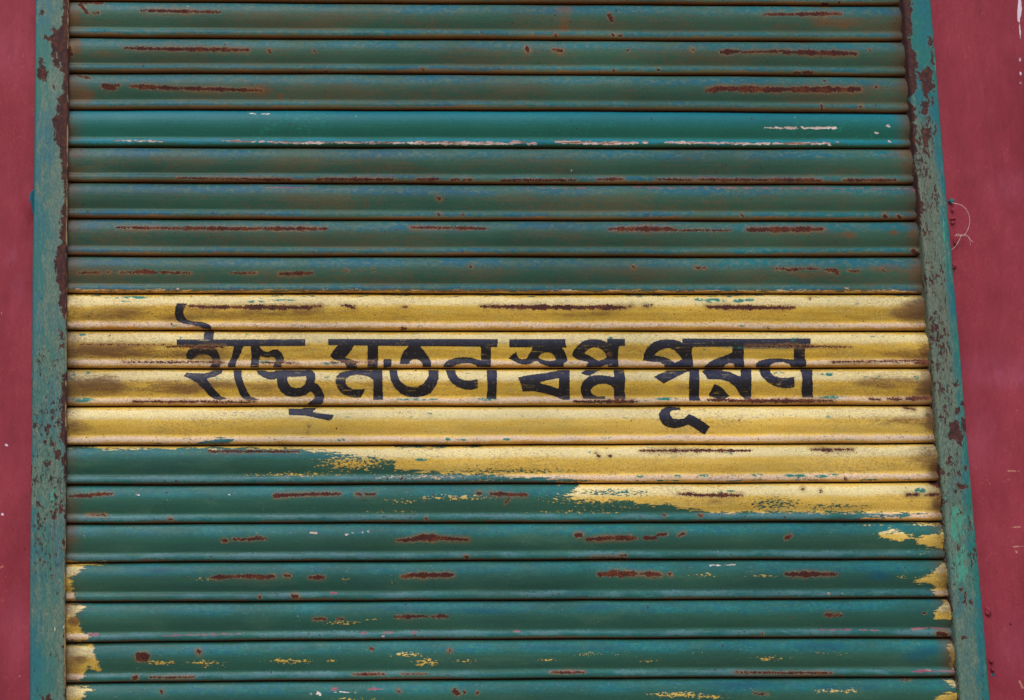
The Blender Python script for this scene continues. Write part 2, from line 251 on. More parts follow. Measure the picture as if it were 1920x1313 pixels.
def curtain_paint(name, ink=False):
    n = NT(name); M, S, X, A, N = n.m, n.ss, n.mix, n.att, n.noise
    t, age = A('s'), A('age')
    wob = M('ADD', M('MULTIPLY', M('SUBTRACT', N((.25, 1, 1), 45, 3), .5), .14), M('MULTIPLY', M('SUBTRACT', N((.7, 1, 1), 260, 3, .6, (6, 0, 0)), .5), .16))
    tw = M('ADD', t, wob)
    top = M('MULTIPLY', S(tw, .03, .09), S(tw, .22, .42, 1, 0))
    bead = M('MULTIPLY', S(tw, .76, .80), S(tw, .89, .93, 1, 0))
    lip = S(tw, .88, .95)
    crest = M('MAXIMUM', top, bead)
    old = S(age, .5, .95); mid = M('MULTIPLY', S(age, .1, .35), S(age, .5, .95, 1, 0))
    big = N((.5, 1, 1), 3.5, 3); med = N((.35, 1, 1), 28, 4, .6, (3, 1, 2)); fine = N((.6, 1, 1), 260, 4, .65)
    strk = N((.06, 1, 1), 300, 4, .6, (5, 0, 0)); patch = N((.62, 1, .9), 150, 4, .65, (9, 2, 4))
    spots = N((.8, 1, 1), 210, 2, .5, (1, 7, 3)); grime = N((.3, 1, .8), 14, 5, .65, (8, 8, 8))
    # green coats
    g = X(S(big, .35, .65), (.022, .094, .068), (.036, .112, .074))
    g = X(M('MULTIPLY', S(strk, .35, .7), .35), g, (.045, .11, .085))
    blue = X(S(big, .4, .62), (.000, .105, .185), (.000, .135, .175))
    # old coat: blue remnants with sky gloss painted in, and chalk, on the crests, brown grime on the body
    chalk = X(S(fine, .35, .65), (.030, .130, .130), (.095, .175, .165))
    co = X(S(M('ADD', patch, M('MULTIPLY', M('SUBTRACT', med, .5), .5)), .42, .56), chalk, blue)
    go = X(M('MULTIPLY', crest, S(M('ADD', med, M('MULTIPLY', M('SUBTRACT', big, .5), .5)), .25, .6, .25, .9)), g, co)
    go = X(M('MULTIPLY', M('MULTIPLY', S(M('ADD', M('MULTIPLY', grime, .55), M('MULTIPLY', N((.45, 1, 1), 170, 5, .75, (2, 3, 3)), .45)), .44, .60), .75), M('SUBTRACT', 1.0, M('MULTIPLY', crest, .7))), go, (.105, .085, .045))
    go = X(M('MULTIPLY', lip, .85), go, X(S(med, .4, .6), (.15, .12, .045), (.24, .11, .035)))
    go = X(M('MULTIPLY', S(t, .95, .97), .85), go, (.26, .09, .025))
    # fresh teal slat
    gf = X(M('MULTIPLY', S(tw, .05, .55, 1, 0), .9), (.010, .125, .10), (.001, .17, .23))  # upper half and bead: sky reflection painted in as blue
    gf = X(M('MULTIPLY', bead, .9), gf, (.004, .18, .25))
    gf = X(M('MULTIPLY', M('MULTIPLY', S(patch, .55, .66), S(big, .5, .6)), .6), gf, (.01, .25, .19))
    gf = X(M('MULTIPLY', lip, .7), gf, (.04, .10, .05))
    # greener repaint
    gm = X(M('MULTIPLY', crest, S(med, .35, .6, .35, .9)), X(S(big, .35, .65), (.018, .100, .076), (.030, .115, .082)), X(S(patch, .42, .6), (.010, .175, .175), (.001, .135, .195)))  # bluer crests: the sky's reflection is put into the colour
    gm = X(M('MULTIPLY', S(N((.16, 1, 1), 42, 5, .7, (6, 6, 6)), .45, .68), .45), gm, (.014, .085, .085))
    gm = X(M('MULTIPLY', S(N((.3, 1, 1), 26, 5, .7, (1, 6, 3)), .52, .7), .4), gm, (.065, .15, .11))
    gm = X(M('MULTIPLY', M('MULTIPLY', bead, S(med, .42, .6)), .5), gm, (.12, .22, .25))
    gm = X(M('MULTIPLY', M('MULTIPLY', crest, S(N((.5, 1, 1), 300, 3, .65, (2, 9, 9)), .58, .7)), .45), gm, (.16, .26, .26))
    gm = X(M('MULTIPLY', M('MULTIPLY', S(spots, .72, .75), S(grime, .45, .6)), .5), gm, (.30, .36, .33))
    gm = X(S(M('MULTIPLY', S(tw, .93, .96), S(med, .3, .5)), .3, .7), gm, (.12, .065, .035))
    gm = X(M('MULTIPLY', A('navy'), M('MULTIPLY', S(med, .35, .55), .8)), gm, (.003, .085, .135))
    g = X(old, X(mid, gf, gm), go)
    # yellow coat
    gr0 = N((.7, 1, .8), 420, 4, .75, (4, 4, 9))
    yb = X(S(N((.1, 1, 1), 120, 4, .6, (2, 5, 1)), .3, .7), (.64, .40, .045), (.74, .50, .075))
    yb = X(M('SUBTRACT', 1.0, S(A('dirt'), .15, .45)), yb, X(S(N((.12, 1, 1), 70, 3, .6, (2, 9, 1)), .35, .65), (.74, .49, .085), (.80, .56, .13)))
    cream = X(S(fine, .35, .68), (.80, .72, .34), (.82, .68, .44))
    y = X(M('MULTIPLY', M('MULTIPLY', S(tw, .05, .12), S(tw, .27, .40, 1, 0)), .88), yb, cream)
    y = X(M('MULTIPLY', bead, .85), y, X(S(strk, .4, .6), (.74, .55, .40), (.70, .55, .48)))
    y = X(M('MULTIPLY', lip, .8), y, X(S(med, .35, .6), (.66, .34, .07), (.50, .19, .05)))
    dirty = M('ADD', M('MULTIPLY', N((.22, 1, 1), 150, 5, .72, (4, 4, 4)), .6), M('MULTIPLY', N((.7, 1, .8), 420, 4, .75, (4, 4, 4)), .4))
    dz = A('dirt'); thin = N((.2, 1, 1), 90, 5, .75, (1, 2, 6))
    y = X(M('MULTIPLY', M('MULTIPLY', dz, S(M('ADD', M('MULTIPLY', thin, .5), M('MULTIPLY', gr0, .5)), .42, .60)), M('SUBTRACT', .62, M('MULTIPLY', crest, .35))), y, (.30, .17, .035))
    y = X(M('MULTIPLY', M('MULTIPLY', S(N((.25, 1, 1), 60, 4, .7, (6, 2, 6)), .5, .66), S(fine, .3, .6)), .35), y, (.45, .42, .16))
    y = X(M('MULTIPLY', S(M('ADD', dirty, M('MULTIPLY', A('stain'), .17)), .54, .68), M('MULTIPLY', S(A('stain'), 0, .6, .22, .85), S(M('ADD', M('MULTIPLY', gr0, .5), M('MULTIPLY', N((.08, 1, 1), 330, 4, .7, (2, 2, 5)), .5)), .42, .56, .12, 1))), y, (.15, .080, .028))
    dz0 = A('dirt'); gr = N((.6, 1, 1), 480, 4, .75, (8, 3, 3))
    y = X(M('MULTIPLY', S(M('ADD', gr, M('ADD', M('MULTIPLY', grime, .14), M('MULTIPLY', dz0, .05))), .63, .74), .5), y, (.26, .13, .05))
    y = X(M('MULTIPLY', M('MULTIPLY', S(M('ADD', fine, M('MULTIPLY', A('stain'), .1)), .5, .62), S(grime, .45, .6)), .45), y, (.30, .17, .06))
    y = X(M('MULTIPLY', S(M('ADD', N((.8, 1, 1), 330, 3, .6, (1, 7, 3)), M('MULTIPLY', bead, .05)), .66, .70), .8), y, (.16, .06, .04))
    y = X(M('MULTIPLY', M('MULTIPLY', S(N((.35, 1, 1), 150, 3, .6, (6, 6, 1)), .655, .69), crest), .8), y, (.02, .19, .17))
    y = X(M('MULTIPLY', S(A('teal'), .2, .7), S(N((.5, 1, 1), 170, 3, .6, (3, 9, 1)), .40, .5)), y, (.01, .19, .165))
    # where yellow lies
    fr = M('SUBTRACT', N((.16, 1, 1), 190, 4, .7, (7, 1, 1)), .5)
    sc = M('MULTIPLY', A('scuff'), 14.0)
    broken = M('MULTIPLY', M('SUBTRACT', N((.45, 1, 1), 330, 3, .7, (1, 1, 9)), .5), 60.0)
    near = S(M('ABSOLUTE', A('scuff')), .02, .35)
    ye = M('ADD', M('ADD', A('yellow'), M('MULTIPLY', fr, 32.0)), M('MULTIPLY', broken, .24))
    posm = M('MULTIPLY', S(A('scuff'), .02, .4), S(M('ADD', broken, sc), 11.5, 14.5))
    negm = M('MULTIPLY', S(A('scuff'), -.02, -.4), S(M('SUBTRACT', broken, sc), 10, 13))
    ym = S(ye, -.7, .9)
    ym = M('MAXIMUM', ym, posm); ym = M('MULTIPLY', ym, M('SUBTRACT', 1.0, negm))
    col = X(ym, g, y)
    # brown run-off stains on green
    st = M('MULTIPLY', S(M('ADD', med, M('MULTIPLY', A('stain'), .3)), .52, .85), S(A('stain'), 0, .4))
    col = X(M('MULTIPLY', st, .8), col, (.16, .075, .03))
    ends = M('MULTIPLY', S(A('edge'), 0, .04, 1, 0), S(M('ADD', M('MULTIPLY', grime, .6), M('MULTIPLY', gr0, .4)), .36, .56))
    col = X(M('MULTIPLY', ends, .8), col, (.10, .05, .025))
    # white and pink scrapes
    e3 = M('MULTIPLY', M('SUBTRACT', N((.5, 1, 1), 240, 3, .65, (2, 2, 2)), .5), 10.0)
    wm = S(M('ADD', A('white'), e3), -.4, .6)
    col = X(wm, col, X(S(N((.1, 1, 1), 200, 4, .65, (0, 3, 3)), .46, .56), X(bead, (.80, .76, .74), (.58, .42, .40)), X(bead, (.62, .46, .42), (.26, .13, .09))))
    pm = S(M('ADD', A('pink'), e3), -.6, .6)
    col = X(M('MULTIPLY', pm, .85), col, X(S(strk, .45, .6), (.30, .06, .13), (.30, .16, .17)))
    ru = M('ADD', A('rust'), M('MULTIPLY', M('SUBTRACT', N((.7, 1, 1), 320, 4, .7, (5, 5, 2)), .5), 11.0))
    ru = M('ADD', M('ADD', ru, .5), M('MULTIPLY', M('SUBTRACT', N((1, 1, .4), 520, 2, .5, (3, 0, 7)), .5), 6.0))
    if ink:
        ik = X(S(med, .4, .65), (.010, .009, .012), (.014, .013, .020))
        ik = X(M('MULTIPLY', crest, .8), ik, X(S(patch, .4, .6), (.016, .022, .070), (.032, .034, .062)))  # bluish sheen of the sky on the crests, painted into the ink
        ik = X(M('MULTIPLY', S(spots, .62, .68), .5), ik, (.11, .09, .08))
        fade = M('MULTIPLY', S(N((1, 1, 1), 30, 3, .6, (4, 1, 6)), .5, .62), S(M('ADD', M('MULTIPLY', strk, .6), M('MULTIPLY', gr0, .4)), .52, .66))
        col = X(M('SUBTRACT', 1.0, M('MULTIPLY', fade, .55)), col, ik)
        col = X(M('MULTIPLY', S(A('teal'), .3, .6), S(fine, .45, .55)), col, (.01, .12, .10))
    halo = M('MULTIPLY', S(ru, -3.2, -.8), S(ru, -.8, .2, 1, 0))
    col = X(M('MULTIPLY', halo, M('MULTIPLY', S(grime, .4, .6), .55)), col, X(ym, (.24, .15, .08), (.42, .22, .08)))
    warm = M('MULTIPLY', S(ru, -9, -1), S(med, .4, .65)); col = X(M('MULTIPLY', warm, .5), col, (.19, .10, .03))
    edge_ = M('MULTIPLY', S(ru, -2.2, -.6), S(N((.8, 1, 1), 260, 3, .7, (4, 4, 1)), .48, .58)); col = X(M('MULTIPLY', edge_, .6), col, (.36, .20, .10))
    dots = S(M('ADD', N((1, 1, 1), 150, 2, .5, (3, 1, 8)), M('MULTIPLY', bead, .03)), .715, .735)
    rm = M('MAXIMUM', S(ru, -.5, .5), M('MULTIPLY', dots, S(med, .5, .55)))
    rc = X(S(N((1, 1, 1), 380, 4, .7, (1, 4, 4)), .38, .66), (.050, .013, .011), X(S(N((.6, 1, 1), 40, 4, .7, (2, 8, 8)), .45, .62), (.085, .020, .015), (.22, .062, .022)))
    col = X(rm, col, rc)
    groove = M('MAXIMUM', S(t, .974, .982), S(t, .008, .022, 1, 0))
    col = X(groove, col, (.09, .032, .012))
    rough = X(rm, X(crest, (.42, .42, .42), (.48, .48, .48)), (.92, .92, .92))
    rough = X(M('MULTIPLY', ym, .6), rough, (.55, .55, .55))
    h = M('ADD', M('MULTIPLY', fine, .25), M('MULTIPLY', rm, -.8))
    h = M('ADD', h, M('MULTIPLY', med, .9)); h = M('ADD', h, M('MULTIPLY', M('MULTIPLY', N((1, 1, 1), 420, 3, .7), rm), 1.6))
    h = M('ADD', h, M('MULTIPLY', ym, .8)); h = M('ADD', h, M('MULTIPLY', strk, .35)); h = M('ADD', h, M('MULTIPLY', wm, -.5))
    n.bump(h, .0006)
    col = X(1.0, col, X(S(N((.35, 1, 1), 7, 4, .6, (2, 2, 9)), .3, .7), (.80, .82, .84), (1.1, 1.1, 1.08)), 'MULTIPLY')
    col = X(1.0, col, X(S(N((.7, 1, 1), 520, 3, .7, (1, 1, 4)), .32, .68), (.86, .86, .86), (1.14, 1.14, 1.14)), 'MULTIPLY')
    col = X(M('MULTIPLY', S(N((.5, 1, 1), 520, 4, .75, (7, 7, 7)), .54, .72), .3), col, (.05, .035, .02))
    return n.done(col, rough, .3)

def rail_paint():
    n = NT('weathered_rail_paint'); M, S, X, A, N = n.m, n.ss, n.mix, n.att, n.noise
    a = N((1, 1, .16), 60, 4, .65); b = N((1, 1, .3), 18, 3, .6, (3, 3, 3)); f = N((1, 1, .5), 330, 4, .7, (1, 1, 1)); c = N((1, 1, .25), 130, 4, .65, (7, 0, 2))
    grey = X(S(f, .35, .65), (.065, .165, .135), (.14, .20, .155))
    teal = X(S(b, .4, .6), (.014, .165, .150), (.008, .145, .185))
    mask = M('ADD', M('ADD', M('MULTIPLY', a, .5), M('MULTIPLY', c, .5)), M('MULTIPLY', A('blue'), .3))
    col = X(S(mask, .42, .60), grey, teal)
    col = X(S(M('ADD', c, M('MULTIPLY', A('mint'), .35)), .69, .78), col, (.05, .32, .24))
    col = X(M('MULTIPLY', A('grime'), S(a, .35, .6, .3, .8)), col, (.15, .15, .105))
    col = X(S(A('cream'), .35, .6), col, (.62, .5, .3))
    ru = M('ADD', A('rust'), M('MULTIPLY', M('SUBTRACT', N((1, 1, .7), 150, 5, .75, (5, 5, 2)), .5), 34.0))
    sp = M('MULTIPLY', M('SUBTRACT', N((1, 1, .45), 240, 3, .65, (4, 8, 1)), .5), 30.0)
    sp = S(M('ADD', M('ADD', sp, M('MULTIPLY', M('SUBTRACT', N((1, 1, .5), 35, 4, .7, (2, 4, 4)), .5), 22.0)), M('MULTIPLY', A('speck'), 4.2)), 6.4, 7.1)
    edge = M('MULTIPLY', S(ru, -2, -.6), S(ru, -.6, .2, 1, 0))
    col = X(M('MULTIPLY', edge, .45), col, (.30, .30, .22))
    rm = M('MAXIMUM', S(ru, -.4, .5), sp)
    col = X(rm, col, X(S(N((1, 1, 1), 90, 4, .65, (9, 9, 2)), .42, .68), (.042, .015, .018), (.11, .032, .02)))
    col = X(M('MULTIPLY', rm, S(N((1, 1, .7), 260, 2, .5, (6, 1, 2)), .72, .75)), col, (.30, .25, .2))
    col = X(M('MULTIPLY', S(A('cream0'), .1, .4), S(c, .48, .6)), col, (.42, .30, .13))
    hair = M('MULTIPLY', M('SUBTRACT', N((1.4, 1, .14), 420, 3, .6, (9, 2, 1)), .5), 30.0)
    col = X(M('MULTIPLY', S(M('ADD', hair, M('MULTIPLY', A('speck'), 2.0)), 4.6, 5.6), .75), col, (.05, .025, .022))
    col = X(1.0, col, X(S(f, .3, .7), (.82, .82, .82), (1.12, 1.12, 1.12)), 'MULTIPLY')
    h = M('ADD', M('MULTIPLY', rm, -1.0), M('MULTIPLY', f, .35)); h = M('ADD', h, M('MULTIPLY', a, 1.2)); h = M('ADD', h, M('MULTIPLY', b, 1.5))
    n.bump(h, .0007)
    return n.done(col, X(rm, (.5, .5, .5), (.85, .85, .85)), .45)

def wall_paint():
    n = NT('maroon_wall_paint'); M, S, X, A, N = n.m, n.ss, n.mix, n.att, n.noise
    big = N((1, 1, .6), 5, 4, .6); f = N((1, 1, 1), 380, 4, .7); g = N((1, 1, .35), 55, 5, .65, (4, 1, 1)); v = N((1.6, 1, .12), 60, 4, .6, (2, 2, 2))
    col = X(S(big, .32, .68), (.235, .026, .044), (.295, .040, .064))
    col = X(M('MULTIPLY', S(v, .4, .75), .10), col, (.38, .065, .12))
    mot = N((1, 1, .8), 16, 5, .7, (3, 6, 1)); col = X(M('MULTIPLY', S(mot, .5, .75), .35), col, (.17, .018, .033))
    col = X(M('MULTIPLY', S(f, .5, .72), .30), col, (.36, .10, .12))
    col = X(M('MULTIPLY', A('pale'), S(g, .3, .6, .15, .65)), col, (.38, .085, .15))
    col = X(M('MULTIPLY', S(N((1, 1, .8), 170, 3, .6, (8, 1, 1)), .69, .74), .5), col, (.42, .17, .13))
    col = X(S(N((1, 1, 1), 75, 2, .5, (8, 8, 1)), .80, .81), col, (.62, .42, .45))
    e = M('MULTIPLY', M('SUBTRACT', N((1, 1, .5), 200, 3, .6), .5), 5.0)
    col = X(S(M('ADD', A('scrape'), e), -.4, .8), col, X(S(f, .4, .6), (.5, .22, .17), (.40, .14, .12)))
    col = X(S(M('ADD', A('darkspot'), e), -.4, .8), col, (.10, .018, .02))
    col = X(S(M('ADD', A('drip'), M('MULTIPLY', e, .5)), -.6, .6), col, (.74, .66, .78))
    col = X(S(M('ADD', A('tealpaint'), e), -.5, .7), col, (.01, .13, .19))
    h = M('ADD', M('MULTIPLY', f, .35), M('MULTIPLY', g, 2.2)); h = M('ADD', h, M('MULTIPLY', v, .25))
    h = M('ADD', h, M('MULTIPLY', S(A('tealpaint'), -1, 1), 1.0)); h = M('ADD', h, M('MULTIPLY', S(N((1, 1, .4), 110, 3, .6, (1, 5, 1)), .66, .78), .7))
    n.bump(h, .0011)
    sm_ = N((1, 1, .45), 9, 6, .72, (5, 5, 5)); col = X(1.0, col, X(S(sm_, .32, .68), (.87, .85, .86), (1.12, 1.12, 1.13)), 'MULTIPLY')
    col = X(M('MULTIPLY', M('MULTIPLY', S(N((1.0, 1, .7), 240, 4, .7, (3, 3, 1)), .58, .68), S(sm_, .45, .6)), .35), col, (.42, .17, .12))
    return n.done(col, .68, .2)

# ------------------------------------------------------------------ mesh helpers
def link(o, parent=None):
    SC.collection.objects.link(o)
    if parent is not None: o.parent = parent
    return o
def grid_mesh(name, co, attrs, mat, keep=None, closed=False):
    """co: (rows, cols, 3)"""
    r, c = co.shape[:2]; idx = np.arange(r * c).reshape(r, c)
    q = np.stack([idx[:-1, :-1], idx[1:, :-1], idx[1:, 1:], idx[:-1, 1:]], -1).reshape(-1, 4)
    if keep is not None: q = q[keep.reshape(-1)]
    co = co.reshape(-1, 3); attrs = {k: np.broadcast_to(v, (r, c)).reshape(-1) for k, v in attrs.items()}
    if keep is not None:
        u, inv = np.unique(q, return_inverse=True); q = inv.reshape(-1, 4); co = co[u]; attrs = {k: v[u] for k, v in attrs.items()}
    me = bpy.data.meshes.new(name)
    me.vertices.add(len(co)); me.vertices.foreach_set('co', co.astype(np.float32).ravel())
    me.loops.add(q.size); me.loops.foreach_set('vertex_index', q.astype(np.int32).ravel())
    me.polygons.add(len(q)); me.polygons.foreach_set('loop_start', np.arange(0, q.size, 4, dtype=np.int32))
    me.polygons.foreach_set('use_smooth', np.ones(len(q), bool))
    me.update(calc_edges=True)
    for k, v in attrs.items():
        at = me.attributes.new(k, 'FLOAT', 'POINT'); at.data.foreach_set('value', np.ascontiguousarray(v, dtype=np.float32))
    me.materials.append(mat)
    return me
def empty(name, loc, label, cat, group=None):
    o = bpy.data.objects.new(name, None); o.location = loc; o.empty_display_size = .1; link(o)
    o['label'] = label; o['category'] = cat
    if group: o['group'] = group
    return o
def child(name, me, root):
    o = bpy.data.objects.new(name, me); link(o, root)
    o.matrix_parent_inverse = Matrix.Translation(root.location).inverted()   # meshes are modelled in place
    return o

M_SLAT = curtain_paint('weathered_slat_paint'); M_INK = curtain_paint('black_brush_lettering', True)
M_RAIL = rail_paint(); M_WALL = wall_paint()

# ------------------------------------------------------------------ the building wall, with the opening for the shutter
YW = -0.14 * P                                  # face of the plaster
YR = -0.30 * P                                  # face of the rails
LO, RO_ = -0.90863 * P, WID + 0.76546 * P
TOPZ, K_LAST = Z0 + 3.4 * P, int(Z0 / P) - 0
DRIP = [(1911,0,1909,40,4.5),(1911,30,1912,74,1.6),(1912,110,1912,115,2),(1913,137,1913,140,2.2),(1913,155,1913,158,1.5),(11,834,13,835,2.4),(4,964,5,965,2.2),(2,587,3,588,1.2),(3,362,4,363,1.2),(1912,180,1912,181,.8),(43,1252,44,1253,1.2)]
SCR = [(1888,883,1912,884,1.4),(1880,905,1900,895,1.2),(1890,990,1915,988,2),(1895,1026,1920,1024,2),(1904,1034,1908,1036,2),(1850,900,1856,910,1),(1912,1278,1918,1290,2.4),(20,1060,22,1062,1),(0,1065,6,1062,2),(40,1040,42,1038,1.4),(1841,25,1845,27,1.2),(1905,770,1912,768,1)]
DSP = [(1825,865,1834,865,.8),(1882,424,1884,425,1),(1853,905,1854,912,.8),(1908,1133,1911,1134,2),(1893,1170,1897,1172,2),(47,1028,49,1034,1.4)]
PALE = [(1880,706,60,22,.8),(1850,690,90,30,.35),(1900,350,60,30,.35),(20,480,14,20,.5),(35,540,12,25,.5),(1835,830,40,60,.3),(30,1180,30,70,.4),(1900,1220,40,60,.4),(20,100,40,60,.3)]
TP = [(57,385,6,40),(60,350,2,20)]
wall = empty('plaster_wall', ((LO + RO_) / 2, YW, 0), 'maroon painted plaster wall around the shop shutter, thinly brushed and speckled', 'wall')
def wall_strip(x0, x1, z0, z1, step, name):
    nx = max(2, int((x1 - x0) / step)); nz = max(2, int((z1 - z0) / step))
    Xg, Zg = np.meshgrid(np.linspace(x0, x1, nx), np.linspace(z1, z0, nz))
    Yg = np.full_like(Xg, YW)
    px, py = px_of(Xg, Yg, Zg)
    # trowelled plaster: gentle unevenness, thickening where it meets the rails
    rel = .0014 * np.sin(Xg * 13 + 2 * np.sin(Zg * 3)) * np.sin(Zg * 5 + 1.3)
    near = np.exp(-np.minimum(abs(Xg - LO), abs(Xg - RO_)) / .02) * (abs(Xg - WID / 2) > WID / 2)
    Yg = Yg - rel - near * .003 * (0.5 + 0.5 * np.sin(Zg * 11 + 2 * np.sin(Zg * 7)))
    lump = ell(px, py, [(55, 382, 9, 30)]); Yg = Yg - lump * .006
    at = {'drip': strokes(px, py, DRIP), 'scrape': strokes(px, py, SCR), 'darkspot': strokes(px, py, DSP), 'pale': ell(px, py, PALE),
          'tealpaint': np.maximum.reduce([-boxed(px, py, p) for p in ([(64, 355), (57, 362), (56, 378), (60, 392), (61, 402), (70, 408), (70, 350)], [(1780, 374), (1786, 373), (1787, 379), (1783, 384), (1778, 382)], [(1860, 1262), (1866, 1264), (1862, 1268), (1856, 1268)])])}
    return grid_mesh(name, np.stack([Xg, Yg, Zg], -1), at, M_WALL)
zt, zb = Z0 + 1.2 * P, Z0 - 19.5 * P
parts = [wall_strip(LO - .16, LO + .012, zb, zt, .0034, 'w1'), wall_strip(RO_ - .012, RO_ + .30, zb, zt, .0034, 'w2')]
def add_box(bm_v, bm_f, x0, x1, y0, y1, z0, z1):
    b = len(bm_v)
    bm_v += [(x0, y0, z0), (x1, y0, z0), (x1, y1, z0), (x0, y1, z0), (x0, y0, z1), (x1, y0, z1), (x1, y1, z1), (x0, y1, z1)]
    bm_f += [tuple(b + i for i in f) for f in ((0, 3, 2, 1), (4, 5, 6, 7), (0, 1, 5, 4), (1, 2, 6, 5), (2, 3, 7, 6), (3, 0, 4, 7))]
v, f = [], []
E_, F_ = .16, .30
for args in ((-4.0, LO - E_, YW, YW + .22, -.05, 4.2), (RO_ + F_, 6.0, YW, YW + .22, -.05, 4.2), (LO - E_, RO_ + F_, YW, YW + .22, zt, 4.2),
             (LO - E_, LO + .012, YW, YW + .22, -.05, zb), (RO_ - .012, RO_ + F_, YW, YW + .22, -.05, zb),
             (LO - E_, LO + .012, YW + .004, YW + .22, zb, zt), (RO_ - .012, RO_ + F_, YW + .004, YW + .22, zb, zt),
             (LO + .012, RO_ - .012, YW + .20, YW + .22, -.05, zt)):
    add_box(v, f, *args)
me = bpy.data.meshes.new('masonry'); me.from_pydata(v, [], f); me.materials.append(M_WALL)
for an in ('drip', 'scrape', 'darkspot', 'tealpaint'):
    at = me.attributes.new(an, 'FLOAT', 'POINT'); at.data.foreach_set('value', np.full(len(v), -18, np.float32))
# one wall skin: join the plaster beside the rails with the masonry
import bmesh
bm = bmesh.new(); bm.from_mesh(me)
for p_ in parts: bm.from_mesh(p_)
me2 = bpy.data.meshes.new('plaster'); bm.to_mesh(me2); bm.free(); me2.materials.append(M_WALL)
child('plaster', me2, wall)

# ground in front of the shop
gm = NT('dusty_concrete'); c1 = gm.mix(gm.ss(gm.noise((1, 1, 1), 2.5, 5, .6), .35, .65), (.36, .29, .20), (.48, .39, .28))
gm.bump(gm.noise((1, 1, 1), 60, 5, .7), .003); gm.done(c1, .9)
v, f = [], []
add_box(v, f, -40, 45, -60, YW, -.25, 0)
me = bpy.data.meshes.new('pavement'); me.from_pydata(v, [], f); me.materials.append(gm.mat)
o = link(bpy.data.objects.new('pavement', me)); o['kind'] = 'structure'

# ------------------------------------------------------------------ the shutter curtain
shutter = empty('roller_shutter', (WID / 2, 0, .02), 'ribbed steel roller shutter painted green with a yellow band and Bengali lettering', 'roller shutter')
SLAT_LABEL = {3: 'freshly painted bright teal slat with white scrapes along its lower bead', 8: 'yellow slat with long rust streaks',
 9: 'yellow slat carrying the top stroke of the lettering', 10: 'stained yellow slat carrying the lower half of the letters', 11: 'cleanest yellow slat, under the lettering',
 12: 'slat painted green on the left and yellow on the right', 13: 'slat with a green brush tongue running into the yellow', 17: 'green slat with a round rusty hole near its left end'}
x_end = 0.012
def slat_coords(k, X, s):
    za, zc = joint_z(k, X), joint_z(k + 1, X)
    Z = za + (zc - za) * s
    Y = -(prof(s) * P + wave(k, X) * np.clip(prof(s) * 8, 0, 1))
    return Y, Z
srow = np.unique(np.concatenate([np.linspace(-.02, .99, 34), _s[1:6], _s[12:], np.array([.962, .97, .975, .98, .985])]))
srow = srow[np.concatenate([[True], np.diff(srow) > .003])]
for k in range(-3, 33):
    seen = -1 <= k <= 18
    s = srow if seen else _s
    Xc = np.linspace(-x_end, WID + x_end, 560 if seen else 24)
    Sg, Xg = np.meshgrid(s, Xc, indexing='ij')
    Yg, Zg = slat_coords(k, Xg, Sg)
    px, py = px_of(Xg, Yg, Zg)
    at = fields(px, py, k) if seen else {'rust': np.full(Xg.shape, -18.), 'white': np.full(Xg.shape, -18.), 'pink': np.full(Xg.shape, -18.), 'yellow': np.full(Xg.shape, -25.)}
    at['s'] = Sg; at['dirt'] = np.interp(Xg, [0, .5, .75, WID], [1, .9, .45, .5]) * (1.0 if k in (8, 9, 10) else .3); at['age'] = np.full(Xg.shape, age_of(k)); at['edge'] = np.minimum(Xg, WID - Xg)
    if seen:   # rust pits are eaten into the sheet
        Yg = Yg + np.clip(at['rust'] * .35, 0, 1) * .0004
    o = child('slat', grid_mesh('slat', np.stack([Xg, Yg, Zg], -1), at, M_SLAT), shutter)
    if k in SLAT_LABEL: o['label'] = SLAT_LABEL[k]
# bottom bar
v, f = [], []
add_box(v, f, 0.002, WID - .002, -.022, .012, .004, Z0 - 33 * P + .002)
me = bpy.data.meshes.new('bottom_bar'); me.from_pydata(v, [], f); me.materials.append(M_RAIL)
child('bottom_bar', me, shutter)

